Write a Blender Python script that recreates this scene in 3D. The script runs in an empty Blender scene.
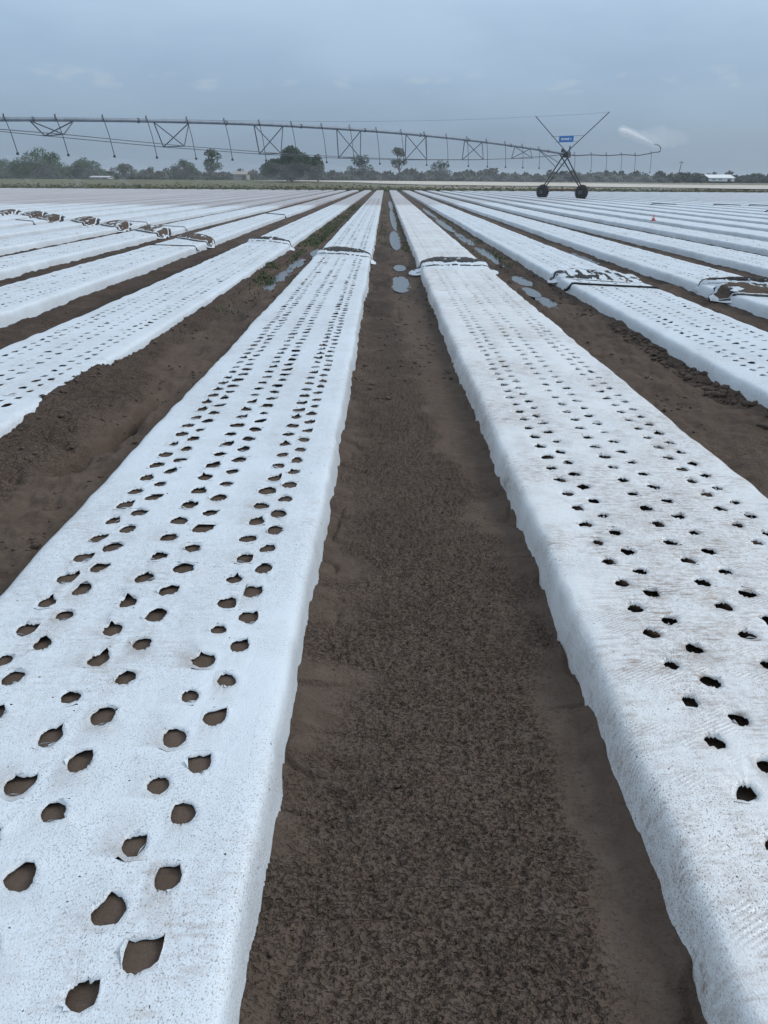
import bpy, bmesh, math, random
import numpy as np
from mathutils import Vector, Matrix
R = math.radians
rng = np.random.default_rng(7)
random.seed(7)
SC = bpy.context.scene
COL = SC.collection

# ------------------------------------------------------------------ helpers
def hash2(ix, iy, seed):
    n = (ix.astype(np.int64) * 374761393 + iy.astype(np.int64) * 668265263 + seed * 1442695041) & 0xFFFFFFFF
    n = ((n ^ (n >> 13)) * 1274126177) & 0xFFFFFFFF
    n = ((n ^ (n >> 16)) * 2246822519) & 0xFFFFFFFF
    return ((n ^ (n >> 15)) & 0xFFFFFF) / float(0xFFFFFF)

def vn(x, y, seed=0):                                   # value noise, -1..1
    x = np.asarray(x, float); y = np.asarray(y, float)
    x, y = np.broadcast_arrays(x, y)
    ix = np.floor(x); iy = np.floor(y)
    fx = x - ix; fy = y - iy
    fx = fx * fx * fx * (fx * (fx * 6 - 15) + 10); fy = fy * fy * fy * (fy * (fy * 6 - 15) + 10)
    a = hash2(ix, iy, seed); b = hash2(ix + 1, iy, seed)
    c = hash2(ix, iy + 1, seed); d = hash2(ix + 1, iy + 1, seed)
    return ((a * (1 - fx) + b * fx) * (1 - fy) + (c * (1 - fx) + d * fx) * fy) * 2 - 1

def fbm(x, y, seed=0, o=3):
    s = 0; k = 1.0; t = 0
    for i in range(o):
        s = s + k * vn(x * 2 ** i + 13.7 * i, y * 2 ** i - 7.3 * i, seed + i); t += k; k *= .5
    return s / t

def sstep(a, b, x):
    t = np.clip((x - a) / (b - a), 0, 1)
    return t * t * (3 - 2 * t)

def mesh_np(name, V, F, mats, parent=None, smooth=True, mi=None):
    """V (n,3) array, F list of index tuples or an (m,k) array -> one linked mesh object"""
    me = bpy.data.meshes.new(name)
    V = np.asarray(V, np.float32)
    if isinstance(F, np.ndarray):
        F = [F]
    if len(F) and isinstance(F[0], np.ndarray):
        loops = np.concatenate([f.ravel() for f in F]).astype(np.int32)
        tot = np.concatenate([np.full(len(f), f.shape[1]) for f in F]).astype(np.int32)
        st = np.concatenate([[0], np.cumsum(tot)[:-1]]).astype(np.int32)
        me.vertices.add(len(V)); me.vertices.foreach_set('co', V.ravel())
        me.loops.add(len(loops)); me.loops.foreach_set('vertex_index', loops)
        me.polygons.add(len(tot)); me.polygons.foreach_set('loop_start', st); me.polygons.foreach_set('loop_total', tot)
        me.update(calc_edges=True); me.validate()
    else:
        me.from_pydata([tuple(map(float, v)) for v in V], [], [tuple(map(int, f)) for f in F]); me.update()
    if not isinstance(mats, (list, tuple)):
        mats = [mats]
    for m in mats:
        me.materials.append(m)
    n = len(me.polygons)
    me.polygons.foreach_set('use_smooth', np.full(n, smooth, bool))
    if mi is not None:
        me.polygons.foreach_set('material_index', np.asarray(mi, np.int32)[:n])
    o = bpy.data.objects.new(name, me); COL.objects.link(o)
    if parent is not None:
        o.parent = parent
    return o

def empty(name, loc=(0, 0, 0), rz=0):
    o = bpy.data.objects.new(name, None); COL.objects.link(o)
    o.location = loc; o.rotation_euler = (0, 0, rz); o.empty_display_size = .2
    return o

def tag(o, label=None, cat=None, group=None, kind=None):
    if label: o['label'] = label
    if cat: o['category'] = cat
    if group: o['group'] = group
    if kind: o['kind'] = kind
    return o

class MB:
    """collects simple shapes, builds one mesh"""
    def __init__(s): s.V = []; s.F = []; s.n = 0
    def add(s, V, F):
        s.V += [tuple(v) for v in V]; s.F += [tuple(i + s.n for i in f) for f in F]; s.n += len(V); return s
    def tube(s, pts, r, n=8, cap=True):
        pts = [Vector(p) for p in pts]
        rs = r if isinstance(r, (list, tuple)) else [r] * len(pts)
        V = []; F = []
        for i, p in enumerate(pts):
            d = (pts[min(i + 1, len(pts) - 1)] - pts[max(i - 1, 0)]).normalized()
            a = d.cross(Vector((0, 0, 1)) if abs(d.z) < .95 else Vector((1, 0, 0))).normalized(); b = d.cross(a)
            for k in range(n):
                t = 2 * math.pi * k / n
                V.append(p + (a * math.cos(t) + b * math.sin(t)) * rs[i])
        for i in range(len(pts) - 1):
            for k in range(n):
                F.append((i * n + k, i * n + (k + 1) % n, (i + 1) * n + (k + 1) % n, (i + 1) * n + k))
        if cap:
            F.append(tuple(range(n))[::-1]); F.append(tuple(range((len(pts) - 1) * n, len(pts) * n)))
        return s.add(V, F)
    def box(s, c, size, M=None, bev=0):
        x, y, z = [q / 2 for q in size]
        V = [Vector((i * x, j * y, k * z)) for i in (-1, 1) for j in (-1, 1) for k in (-1, 1)]
        if M is not None: V = [M @ v for v in V]
        V = [v + Vector(c) for v in V]
        return s.add(V, [(0, 1, 3, 2), (4, 6, 7, 5), (0, 4, 5, 1), (2, 3, 7, 6), (0, 2, 6, 4), (1, 5, 7, 3)])
    def lathe(s, c, axis, prof, n=24):
        a = Vector(axis).normalized(); u = a.cross(Vector((0, 0, 1)) if abs(a.z) < .9 else Vector((1, 0, 0))).normalized(); w = a.cross(u)
        V = []; F = []
        for (t, r) in prof:
            for k in range(n):
                q = 2 * math.pi * k / n
                V.append(Vector(c) + a * t + (u * math.cos(q) + w * math.sin(q)) * r)
        m = len(prof)
        for i in range(m - 1):
            for k in range(n):
                F.append((i * n + k, i * n + (k + 1) % n, (i + 1) * n + (k + 1) % n, (i + 1) * n + k))
        F.append(tuple(range(n))[::-1]); F.append(tuple(range((m - 1) * n, m * n)))
        return s.add(V, F)
    def build(s, name, mat, parent=None, smooth=False):
        return mesh_np(name, np.array([tuple(v) for v in s.V]), s.F, mat, parent, smooth)

# ------------------------------------------------------------------ materials
def new_mat(name):
    m = bpy.data.materials.new(name); m.use_nodes = True
    nt = m.node_tree; b = nt.nodes['Principled BSDF']
    return m, nt, b
def N(nt, t, **kw):
    n = nt.nodes.new(t)
    for k, v in kw.items(): setattr(n, k, v)
    return n
def noise(nt, vec, scale, detail=4, rough=.55, dist=0):
    n = N(nt, 'ShaderNodeTexNoise'); n.inputs['Scale'].default_value = scale; n.inputs['Detail'].default_value = detail
    n.inputs['Roughness'].default_value = rough; n.inputs['Distortion'].default_value = dist
    nt.links.new(vec, n.inputs['Vector']); return n.outputs['Fac']
def mapr(nt, v, a, b, c=0, d=1, smooth=True):
    n = N(nt, 'ShaderNodeMapRange'); n.interpolation_type = 'SMOOTHSTEP' if smooth else 'LINEAR'
    n.inputs[1].default_value = a; n.inputs[2].default_value = b; n.inputs[3].default_value = c; n.inputs[4].default_value = d
    nt.links.new(v, n.inputs[0]); return n.outputs[0]
def mix(nt, f, a, b, mode='MIX'):
    n = N(nt, 'ShaderNodeMix'); n.data_type = 'RGBA'; n.blend_type = mode
    for i, v in ((0, f), (6, a), (7, b)):
        if hasattr(v, 'links'): nt.links.new(v, n.inputs[i])
        else: n.inputs[i].default_value = v if i == 0 else (*v, 1) if len(v) == 3 else v
    return n.outputs[2]
def math_(nt, op, a, b=None, c=None):
    n = N(nt, 'ShaderNodeMath'); n.operation = op
    for i, v in enumerate((a, b, c)):
        if v is None: continue
        if hasattr(v, 'links'): nt.links.new(v, n.inputs[i])
        else: n.inputs[i].default_value = v
    return n.outputs[0]
def bump(nt, b, h, strength, dist):
    n = N(nt, 'ShaderNodeBump'); n.inputs['Strength'].default_value = strength; n.inputs['Distance'].default_value = dist
    nt.links.new(h, n.inputs['Height']); nt.links.new(n.outputs[0], b.inputs['Normal'])
def worldpos(nt, sc=None):
    g = N(nt, 'ShaderNodeNewGeometry')
    if sc is None: return g.outputs['Position']
    m = N(nt, 'ShaderNodeMapping'); m.inputs['Scale'].default_value = sc
    nt.links.new(g.outputs['Position'], m.inputs['Vector']); return m.outputs[0]
def plain(name, c, rough=.6, metal=0, var=.25, scale=8):
    m, nt, b = new_mat(name)
    t = N(nt, 'ShaderNodeTexCoord').outputs['Object']
    n = noise(nt, t, scale, 5)
    col = mix(nt, mapr(nt, n, .3, .7), tuple(q * (1 - var) for q in c), tuple(min(1, q * (1 + var)) for q in c))
    nt.links.new(col, b.inputs['Base Color']); b.inputs['Roughness'].default_value = rough; b.inputs['Metallic'].default_value = metal
    return m

def film_material(name, dirt_amt, base):
    m, nt, b = new_mat(name)
    p = worldpos(nt)
    big = noise(nt, p, 1.1, 3); mid = noise(nt, p, 9, 4, .6); fine = noise(nt, p, 130, 3, .7)
    spk = noise(nt, p, 75, 2, .5)
    patch = math_(nt, 'MULTIPLY', mapr(nt, big, .42 - .08 * (dirt_amt > 1), .66 - .06 * (dirt_amt > 1)), mapr(nt, mid, .35, .7))
    smear = noise(nt, worldpos(nt, (14, 60, 30)), 1, 4, .65)
    d = math_(nt, 'MULTIPLY', patch, mapr(nt, smear, .40, .72))
    d = math_(nt, 'MULTIPLY', d, dirt_amt)
    col = mix(nt, d, base, (.33, .275, .235))
    # grains of soil splashed by rain
    sk2 = noise(nt, worldpos(nt, (250, 190, 250)), 1, 3, .65)
    s2 = math_(nt, 'MULTIPLY', mapr(nt, sk2, .54, .66), mapr(nt, noise(nt, p, 2.3, 4, .6), .36, .60, .12, 1))
    s2 = math_(nt, 'MULTIPLY', s2, .78 * min(1.2, dirt_amt + .3))
    dust = math_(nt, 'MULTIPLY', mapr(nt, noise(nt, p, 42, 5, .7), .42, .72), mapr(nt, big, .38, .66, .1, 1))
    col = mix(nt, math_(nt, 'MULTIPLY', dust, .5 * dirt_amt), col, (.37, .31, .27))
    col = mix(nt, s2, col, (.16, .125, .105))
    bigspk = mapr(nt, noise(nt, p, 60, 1, .4), .775, .80)
    col = mix(nt, bigspk, col, (.08, .065, .055))
    at = N(nt, 'ShaderNodeAttribute', attribute_name='rim')
    rf = math_(nt, 'MULTIPLY', at.outputs['Fac'], mapr(nt, mid, .30, .60, .25, .9))
    col = mix(nt, math_(nt, 'MULTIPLY', rf, .6), col, (.27, .22, .185))
    # dust-coated far end of the field
    sp = N(nt, 'ShaderNodeSeparateXYZ'); nt.links.new(p, sp.inputs[0])
    yy = math_(nt, 'ADD', sp.outputs['Y'], math_(nt, 'MULTIPLY', noise(nt, worldpos(nt, (.12, .05, 1)), 1, 3), 14))
    xx = mapr(nt, sp.outputs['X'], -6, 22, 0, 18)
    far = mapr(nt, math_(nt, 'SUBTRACT', yy, xx), 56, 62)
    tone = noise(nt, worldpos(nt, (.45, .03, 1)), 1, 3)
    far = math_(nt, 'MULTIPLY', far, mapr(nt, tone, .3, .7, .75, 1))
    far = math_(nt, 'MULTIPLY', far, mapr(nt, sp.outputs['X'], -2, 14, 1, .4))
    col = mix(nt, far, col, (.36, .325, .325))
    nt.links.new(col, b.inputs['Base Color'])
    b.inputs['Roughness'].default_value = .36; b.inputs['Specular IOR Level'].default_value = .5
    # embossed diamond texture and small wrinkles
    w = N(nt, 'ShaderNodeTexVoronoi'); w.inputs['Scale'].default_value = 210; nt.links.new(p, w.inputs['Vector'])
    wr = noise(nt, worldpos(nt, (22, 9, 22)), 1, 4, .6, .6)
    h = math_(nt, 'ADD', math_(nt, 'MULTIPLY', w.outputs['Distance'], .28), math_(nt, 'MULTIPLY', wr, 1.0))
    # combed ripples of the stretched film
    mpw = N(nt, 'ShaderNodeMapping'); mpw.inputs['Rotation'].default_value = (0, 0, R(62)); nt.links.new(p, mpw.inputs['Vector'])
    wv = N(nt, 'ShaderNodeTexWave'); wv.inputs['Scale'].default_value = 24; wv.inputs['Distortion'].default_value = 1.2; wv.inputs['Detail'].default_value = 2
    nt.links.new(mpw.outputs[0], wv.inputs['Vector'])
    wm = math_(nt, 'MULTIPLY', wv.outputs['Fac'], mapr(nt, noise(nt, p, 6.5, 2), .50, .66))
    h = math_(nt, 'ADD', h, math_(nt, 'MULTIPLY', wm, .45 * dirt_amt))
    col2 = mix(nt, math_(nt, 'MULTIPLY', wm, .16 * dirt_amt), col, (.42, .37, .34)); nt.links.new(col2, b.inputs['Base Color'])
    bump(nt, b, h, .5, .008)
    return m

FILM_BASE = (.655, .725, .785)
M_FILM = film_material('white_film', .65, FILM_BASE)
M_FILM_DIRTY = film_material('white_film_dusty', 1.4, (.73, .76, .78))
M_BLACK = plain('black_film', (.012, .012, .014), .75, 0, .3, 30)

def soil_material(name, wet=False):
    m, nt, b = new_mat(name)
    p = worldpos(nt)
    n1 = noise(nt, p, 1.6, 5, .6); n2 = noise(nt, p, 14, 5, .6); n3 = noise(nt, p, 90, 3, .65)
    col = mix(nt, mapr(nt, n1, .3, .7), (.080, .059, .046), (.110, .082, .065))
    col = mix(nt, mapr(nt, n2, .35, .75, 0, .6), col, (.122, .097, .081))
    grit = mapr(nt, noise(nt, p, 260, 1), .70, .76)
    col = mix(nt, math_(nt, 'MULTIPLY', grit, .45), col, (.20, .17, .145))
    # damp wheel tracks further out
    sp = N(nt, 'ShaderNodeSeparateXYZ'); nt.links.new(p, sp.inputs[0])
    wetn = noise(nt, worldpos(nt, (2.2, .35, 1)), 1, 4)
    wf = math_(nt, 'MULTIPLY', mapr(nt, wetn, .42, .62), mapr(nt, sp.outputs['Y'], 6, 13))
    wf = math_(nt, 'MULTIPLY', wf, mapr(nt, sp.outputs['Z'], .045, .01))
    col = mix(nt, math_(nt, 'MULTIPLY', wf, .6), col, (.040, .034, .030))
    nt.links.new(col, b.inputs['Base Color'])
    b.inputs['Roughness'].default_value = .95; b.inputs['Specular IOR Level'].default_value = .12
    # rain-pitted crust where the attribute says so
    at = N(nt, 'ShaderNodeAttribute', attribute_name='pits')
    v = N(nt, 'ShaderNodeTexVoronoi', feature='SMOOTH_F1'); v.inputs['Scale'].default_value = 105; v.inputs['Smoothness'].default_value = .35
    v.inputs['Randomness'].default_value = 1
    dn = N(nt, 'ShaderNodeTexNoise'); dn.inputs['Scale'].default_value = 60; nt.links.new(p, dn.inputs['Vector'])
    add = N(nt, 'ShaderNodeVectorMath', operation='MULTIPLY_ADD'); nt.links.new(dn.outputs['Color'], add.inputs[0])
    add.inputs[1].default_value = (.016, .016, .016); nt.links.new(p, add.inputs[2]); nt.links.new(add.outputs[0], v.inputs['Vector'])
    pn = noise(nt, worldpos(nt, (70, 105, 80)), 1, 2, .5, .3)
    pit = math_(nt, 'ADD', math_(nt, 'MULTIPLY', mapr(nt, v.outputs['Distance'], 0, .7), .35), math_(nt, 'MULTIPLY', mapr(nt, pn, .30, .50), .8))
    pit = math_(nt, 'MULTIPLY', pit, at.outputs['Fac'])
    h = math_(nt, 'ADD', math_(nt, 'MULTIPLY', pit, .8), math_(nt, 'MULTIPLY', n3, .16))
    h = math_(nt, 'ADD', h, math_(nt, 'MULTIPLY', noise(nt, worldpos(nt, (9, 34, 20)), 1, 5, .65), .45))
    bump(nt, b, h, 1.0, .022)
    return m
M_SOIL = soil_material('field_soil')

# ------------------------------------------------------------------ the beds: layout
Y_END = 141.0
H = .16
def bed_x(i):                                            # i >= 0 right of the furrow, i < 0 left of it
    return 1.32 + 2.1 * i if i >= 0 else -.88 + 2.1 * (i + 1)
def wander(i, y):
    if i == -1: return 0 * y
    if i == 0: return -.035 * sstep(1, 12, y)
    if i == -2: return .10 * sstep(3.5, 12, y) - .04
    if i == 1: return .06 + .02 * vn(y * .15, 3.3, 5)
    return .06 * vn(y * .06, i * 7.7, 9)
def half(i): return {0: 1.05, 1: 1.03}.get(i, 1.0)
FOLD_Y = {-1: 17.1, 0: 14.95, 1: 12.7, 2: 11.0, -2: 20.4, -3: 21.6, -4: 25.2, -5: 28.2, -6: 31.0, -7: 33.2, -8: 36.5, -9: 38.5, -10: 41}

def film_z(i, u, y):
    """height of the film over bed i at cross position u (before width scaling)"""
    a = np.abs(u)
    z = H + .006 * (1 - (a / .45) ** 2)
    return z
SIDE = [(-.614, -.05), (-.606, .0), (-.600, .05), (-.593, .10), (-.586, .130), (-.576, .147), (-.558, .156), (-.528, .1595), (-.475, .160)]
def film_disp(i, x, y):
    s = 31 * (i + 40)
    return .004 * fbm(x * 3.1, y * 1.3, s, 3) + .0022 * vn(x * 9, y * 6.5, s + 5)
LINES = [(-.364, -.43, -.316), (-.268, -.316, -.165), (-.056, -.165, .006), (.068, .006, .186), (.300, .186, .347), (.394, .347, .44)]
PITCH = .187

# ------------------------------------------------------------------ ground
def terrain(y):
    return 0.6 * sstep(143, 205, y) + .9 * sstep(195, 265, y) + .5 * sstep(265, 420, y)
PUDDLES = [(.27, 13.6, .14, .9), (.30, 16.2, .10, .5), (.30, 24.5, .13, 3.2), (.38, 40, .12, 9), (.42, 62, .14, 10),
           (-1.90, 14.3, .12, 1.7), (-1.84, 16.9, .12, .9), (-1.62, 19.8, .15, .9), (-1.45, 22.6, .14, 1.0),
           (2.32, 12.6, .10, .5), (2.42, 14.1, .12, .6), (2.36, 11.5, .10, .5), (2.45, 19.5, .11, 2.4), (2.42, 25, .13, 2.4), (2.38, 33, .14, 4), (2.44, 46, .12, 6),
           (4.6, 19, .1, 1.4)]
def ground_z(x, y):
    x, y = np.broadcast_arrays(np.asarray(x, float), np.asarray(y, float))
    z = terrain(y)
    infield = 1 - sstep(140.5, 142.0, y)
    # distance to nearest bed edge
    right = x > .2
    ir = np.round((x - 1.32) / 2.1); il = np.round((x + .88) / 2.1) - 1
    ir = np.where(right, np.maximum(ir, 0), np.minimum(il, -1))
    cx = np.where(ir >= 0, 1.32 + 2.1 * ir, -.88 + 2.1 * (ir + 1))
    w = np.zeros_like(x)
    for k in (-2, 0, 1):
        w = np.where(ir == k, wander(k, y), w)
    d = np.abs(x - cx - w) - .585
    dd = np.clip(d, 0, None)
    scal = .5 + .5 * vn(y * 6.0 + ir * 5, ir * 3.1 + np.sign(x - cx), 77)
    scal = scal * .7 + .3 * (.5 + .5 * vn(y * 17, ir * 3.1 + np.sign(x - cx), 78))
    berm = (.016 + .022 * scal * (1 - .7 * sstep(3, 9, y))) * np.exp(-(dd / .085) ** 1.3)
    # the eroded bank left of the near left bed
    side = np.sign(x - cx)
    bank = np.where((ir == -2) & (side > 0), 1.0, 0)
    hb = (.078 + .056 * sstep(4.6, 5.4, y) * (1 - sstep(6.45, 6.75, y)) + .005 * vn(y * 2, 0, 3)) * (1 - .7 * sstep(12, 20, y))
    berm = berm + bank * hb * (1 - sstep(.02, .55 + .1 * vn(y * 1.1, 2, 4), dd))
    bank2 = np.where((ir == 1) & (side < 0), 1.0, 0)
    berm = berm + bank2 * (.02 + .05 * np.clip(vn(y * 5.5, 1, 12), 0, 1)) * np.exp(-(dd / .10) ** 2) * (1 - sstep(9, 12, y))
    f = berm
    # fans washed off the bed sides and fine relief
    near = 1 - sstep(18, 40, y)
    fan = np.exp(-(dd / .22) ** 2)
    f = f + near * fan * (.030 * fbm(x * 3.2, y * 7.0, 20, 4) - .020 * np.clip(1 - np.abs(vn(x * 2.2, y * 6.5, 23)) * 8, 0, 1)) * np.where(np.abs(x - .2) < .8, 1, .4)
    f = f + np.where((x < -1.3) | (x > 1.8), near * sstep(.0, .16, dd) * (.045 * fbm(x * 3.6 + y * .8, y * 4.2, 24, 4) + .030 * fbm(x * 9, y * 8, 26, 3) + .011 * vn(x * 22, y * 19, 25)), 0)
    f = f + near * .010 * fbm(x * 3.5, y * 2.2, 30, 4) + near * .0045 * fbm(x * 26, y * 22, 35, 2)
    # low ridge between the pitted crust and the smooth bench in the central furrow
    m = (x > -.35) & (x < .75)
    xr = np.interp(y, [3.4, 4.3, 5.6, 8, 12], [.62, .46, .31, .18, .12]) + .03 * vn(y * 1.7, 1, 33)
    f = f + np.where(m, near * (.012 * sstep(-.05, .03, xr - x) * (1 - sstep(0, .35, xr - x))), 0)
    # wheel ruts further out
    rut = sstep(6, 12, y)
    xm = cx + side * 1.05
    f = f - rut * .022 * np.exp(-((np.abs(x - xm) - .03) / .13) ** 2)
    f = f + rut * near * .018 * fbm(x * 4, y * 2.6, 52, 3)
    # the dark rill in the furrow left of the near bed
    rx = np.interp(y, [4, 5.3, 8], [-1.97, -1.80, -1.66]) + .025 * vn(y * 2.2, 4, 6)
    f = f - .15 * np.exp(-((x - rx) / .055) ** 2) * sstep(4.1, 4.4, y) * (1 - sstep(5.6, 6.6, y))
    f = f - .03 * np.exp(-((x - .16) / .05) ** 2) * sstep(9.3, 9.8, y) * (1 - sstep(10.6, 11.2, y))
    for (px, py, rxx, ry) in PUDDLES:
        q = ((x - px) / rxx) ** 2 + ((y - py) / ry) ** 2 + .75 * vn(x * 6, y * 1.6, 61) + .65 * fbm(x * 15, y * 5, 62, 3)
        f = f * (1 - .75 * (1 - sstep(.7, 1.6, q))) - .03 * (1 - sstep(.5, 1.3, q))
    under = d < -.04
    f = np.where(under, .02, f)
    f = f * infield + (1 - infield) * .0
    return z + f

xs = [np.linspace(-4.7, -3.5, 25), np.arange(-3.44, -2.62, .1), np.arange(-2.60, -1.34, .0095), np.arange(-1.3, -.42, .1),
      np.arange(-.36, .76, .0046), np.arange(.85, 1.84, .1), np.arange(1.84, 3.0, .02), np.arange(3.06, 3.9, .1), np.arange(3.9, 5.2, .03),
      np.arange(5.3, 9.5, .09), -np.arange(4.8, 9.5, .09), np.arange(9.8, 72, .3), -np.arange(9.8, 72, .3),
      np.array([80, 100, 140, 200, 300, 450, 700, 1000, 1500]), -np.array([80, 100, 140, 200, 300, 450, 700, 1000, 1500])]
xs = np.unique(np.round(np.concatenate(xs), 4))
ys = [-30, -15, -6, -3, -1.5, -.8, -.2, .3, .6]
while ys[-1] < 3.2: ys.append(ys[-1] + max(.0030 * ys[-1], .0046))
while ys[-1] < 5: ys.append(ys[-1] * 1.0045)
while ys[-1] < 30: ys.append(ys[-1] * 1.0085)
while ys[-1] < 140: ys.append(ys[-1] * 1.022)
ys += [140.6, 141.2, 142] + list(np.arange(146, 420, 7)) + [450, 550, 700, 1000, 1500]
ys = np.array([y for i, y in enumerate(ys) if i == 0 or y > ys[i - 1]])
GX, GY = np.meshgrid(xs, ys)
GZ = ground_z(GX, GY)
pm = np.clip(.15 + .85 * sstep(-.07, .07, np.interp(GY, [1, 3.4, 4.3, 5.6, 8, 12], [.54, .54, .46, .31, .18, .12]) - GX + .16 * fbm(GX * 3, GY * 3.2, 91)) * sstep(-.32, -.04, GX + .30 * fbm(GX * 2.5, GY * 4.5, 92)), 0, 1)
pm = np.where((GX < -1.35) , .12 + .88 * sstep(-.10, .12, -1.98 + .12 * fbm(GX * 2, GY * 2.2, 93) - GX - .10 * sstep(5, 8, GY)), pm)
pm = np.where(GX > 1.5, .35 + .2 * fbm(GX * 2, GY * 1.5, 94), pm) * (1 - .8 * sstep(12, 25, GY))
warp = .35 * fbm(GX * 9, GY * 9, 305, 2)
pit = sstep(.10, .50, vn(GX * 74 + GY * 14 + warp * 3, GY * 112 - GX * 10, 301)) * .9 + sstep(.15, .55, vn(GX * 52 + warp * 2, GY * 66, 302)) * .35
GZ = GZ - .0088 * pm * pit * (1 - sstep(5, 9, GY)) * (np.abs(GX - .2) < .65)
pitl = sstep(-.1, .6, vn(GX * 38, GY * 26, 303))
GZ = GZ - .014 * pm * pitl * (1 - sstep(8, 12, GY)) * ((GX < -1.35) & (GX > -2.65))
def grid_faces(nx, ny):
    a = (np.arange(ny - 1)[:, None] * nx + np.arange(nx - 1)[None, :]).ravel()
    return np.stack([a, a + 1, a + 1 + nx, a + nx], 1)
soil = mesh_np('field_soil', np.stack([GX.ravel(), GY.ravel(), GZ.ravel()], 1), grid_faces(len(xs), len(ys)), M_SOIL)
tag(soil, 'dark brown sandy soil of the whole field between the beds', 'soil', kind='structure')
pa = soil.data.attributes.new('pits', 'FLOAT', 'POINT')
pa.data.foreach_set('value', pm.ravel().astype(np.float32))

def puddle_mat():
    m, nt, b = new_mat('still_water')
    b.inputs['Base Color'].default_value = (.05, .042, .036, 1); b.inputs['Roughness'].default_value = .14
    b.inputs['IOR'].default_value = 1.33; b.inputs['Specular IOR Level'].default_value = .5
    p = worldpos(nt); bump(nt, b, noise(nt, p, 18, 3), .15, .01)
    return m
M_WATER = puddle_mat()
PL = ['wide rain puddle nearest in the central furrow', 'small round puddle just beyond the nearest in the central furrow', 'narrow rain puddle in the central furrow past the film folds',
      'long thin puddle far along the central furrow', 'farthest strip of standing water in the central furrow', 'long grey puddle beside the green weeds left of the holed bed',
      'small puddle behind the long grey one in the left furrow', 'puddle in the left furrow level with the black fold', 'last small puddle in the left furrow before the green weeds',
      'puddle nearest the mottled fold in the right furrow', 'wide puddle behind the mottled fold in the right furrow', 'tiny puddle nearest in the right furrow',
      'long puddle midway along the right furrow', 'second long puddle along the right furrow past the midway one', 'thin far puddle in the right furrow', 'farthest thin puddle in the right furrow', 'faint puddle one furrow further right']
for (px, py, rx, ry), lb in zip(PUDDLES, PL):
    n = 40; V = [(px, py, 0)]
    for k in range(n):
        t = 2 * math.pi * k / n
        V.append((px + rx * 1.25 * math.cos(t), py + ry * 1.25 * math.sin(t), 0))
    V = [(x - px, y - py, 0) for x, y, z in V]
    o = mesh_np('puddle', np.array(V), [(0, 1 + k, 1 + (k + 1) % n) for k in range(n)], M_WATER)
    o.location = (px, py, -.012 + .0007 * (hash(round(px * 97 + py * 13)) % 7))
    tag(o, lb, 'puddle', 'rain puddles in the furrows', kind='structure')

# ------------------------------------------------------------------ film-covered beds
def bed_label(i):
    ords = ['', 'first', 'second', 'third', 'fourth', 'fifth', 'sixth', 'seventh', 'eighth', 'ninth', 'tenth', 'eleventh', 'twelfth', 'thirteenth', 'fourteenth',
            'fifteenth', 'sixteenth', 'seventeenth', 'eighteenth', 'nineteenth', 'twentieth', 'twenty-first', 'twenty-second', 'twenty-third', 'twenty-fourth',
            'twenty-fifth', 'twenty-sixth', 'twenty-seventh', 'twenty-eighth', 'twenty-ninth', 'thirtieth', 'thirty-first', 'thirty-second', 'thirty-third']
    if i == -1: return 'clean white film bed with wide torn planting holes, bordering the central furrow on its left'
    if i == 0: return 'dusty white film bed with small black planting holes, bordering the central furrow on its right'
    if i == 1: return 'white film bed second right of the central furrow with long mottled black patch'
    if i == 2: return 'white film bed third right of the central furrow, its torn end filled with soil'
    if i == -2: return 'white film bed above the eroded brown bank, second left of the central furrow'
    if i < 0: return 'long white film bed, %s one left of the central furrow' % ords[-i]
    return 'long white film bed, %s one right of the central furrow' % ords[i + 1]

def to_world(i, u, v, z):
    x = bed_x(i) + wander(i, v) + u * half(i)
    return x, z

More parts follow.
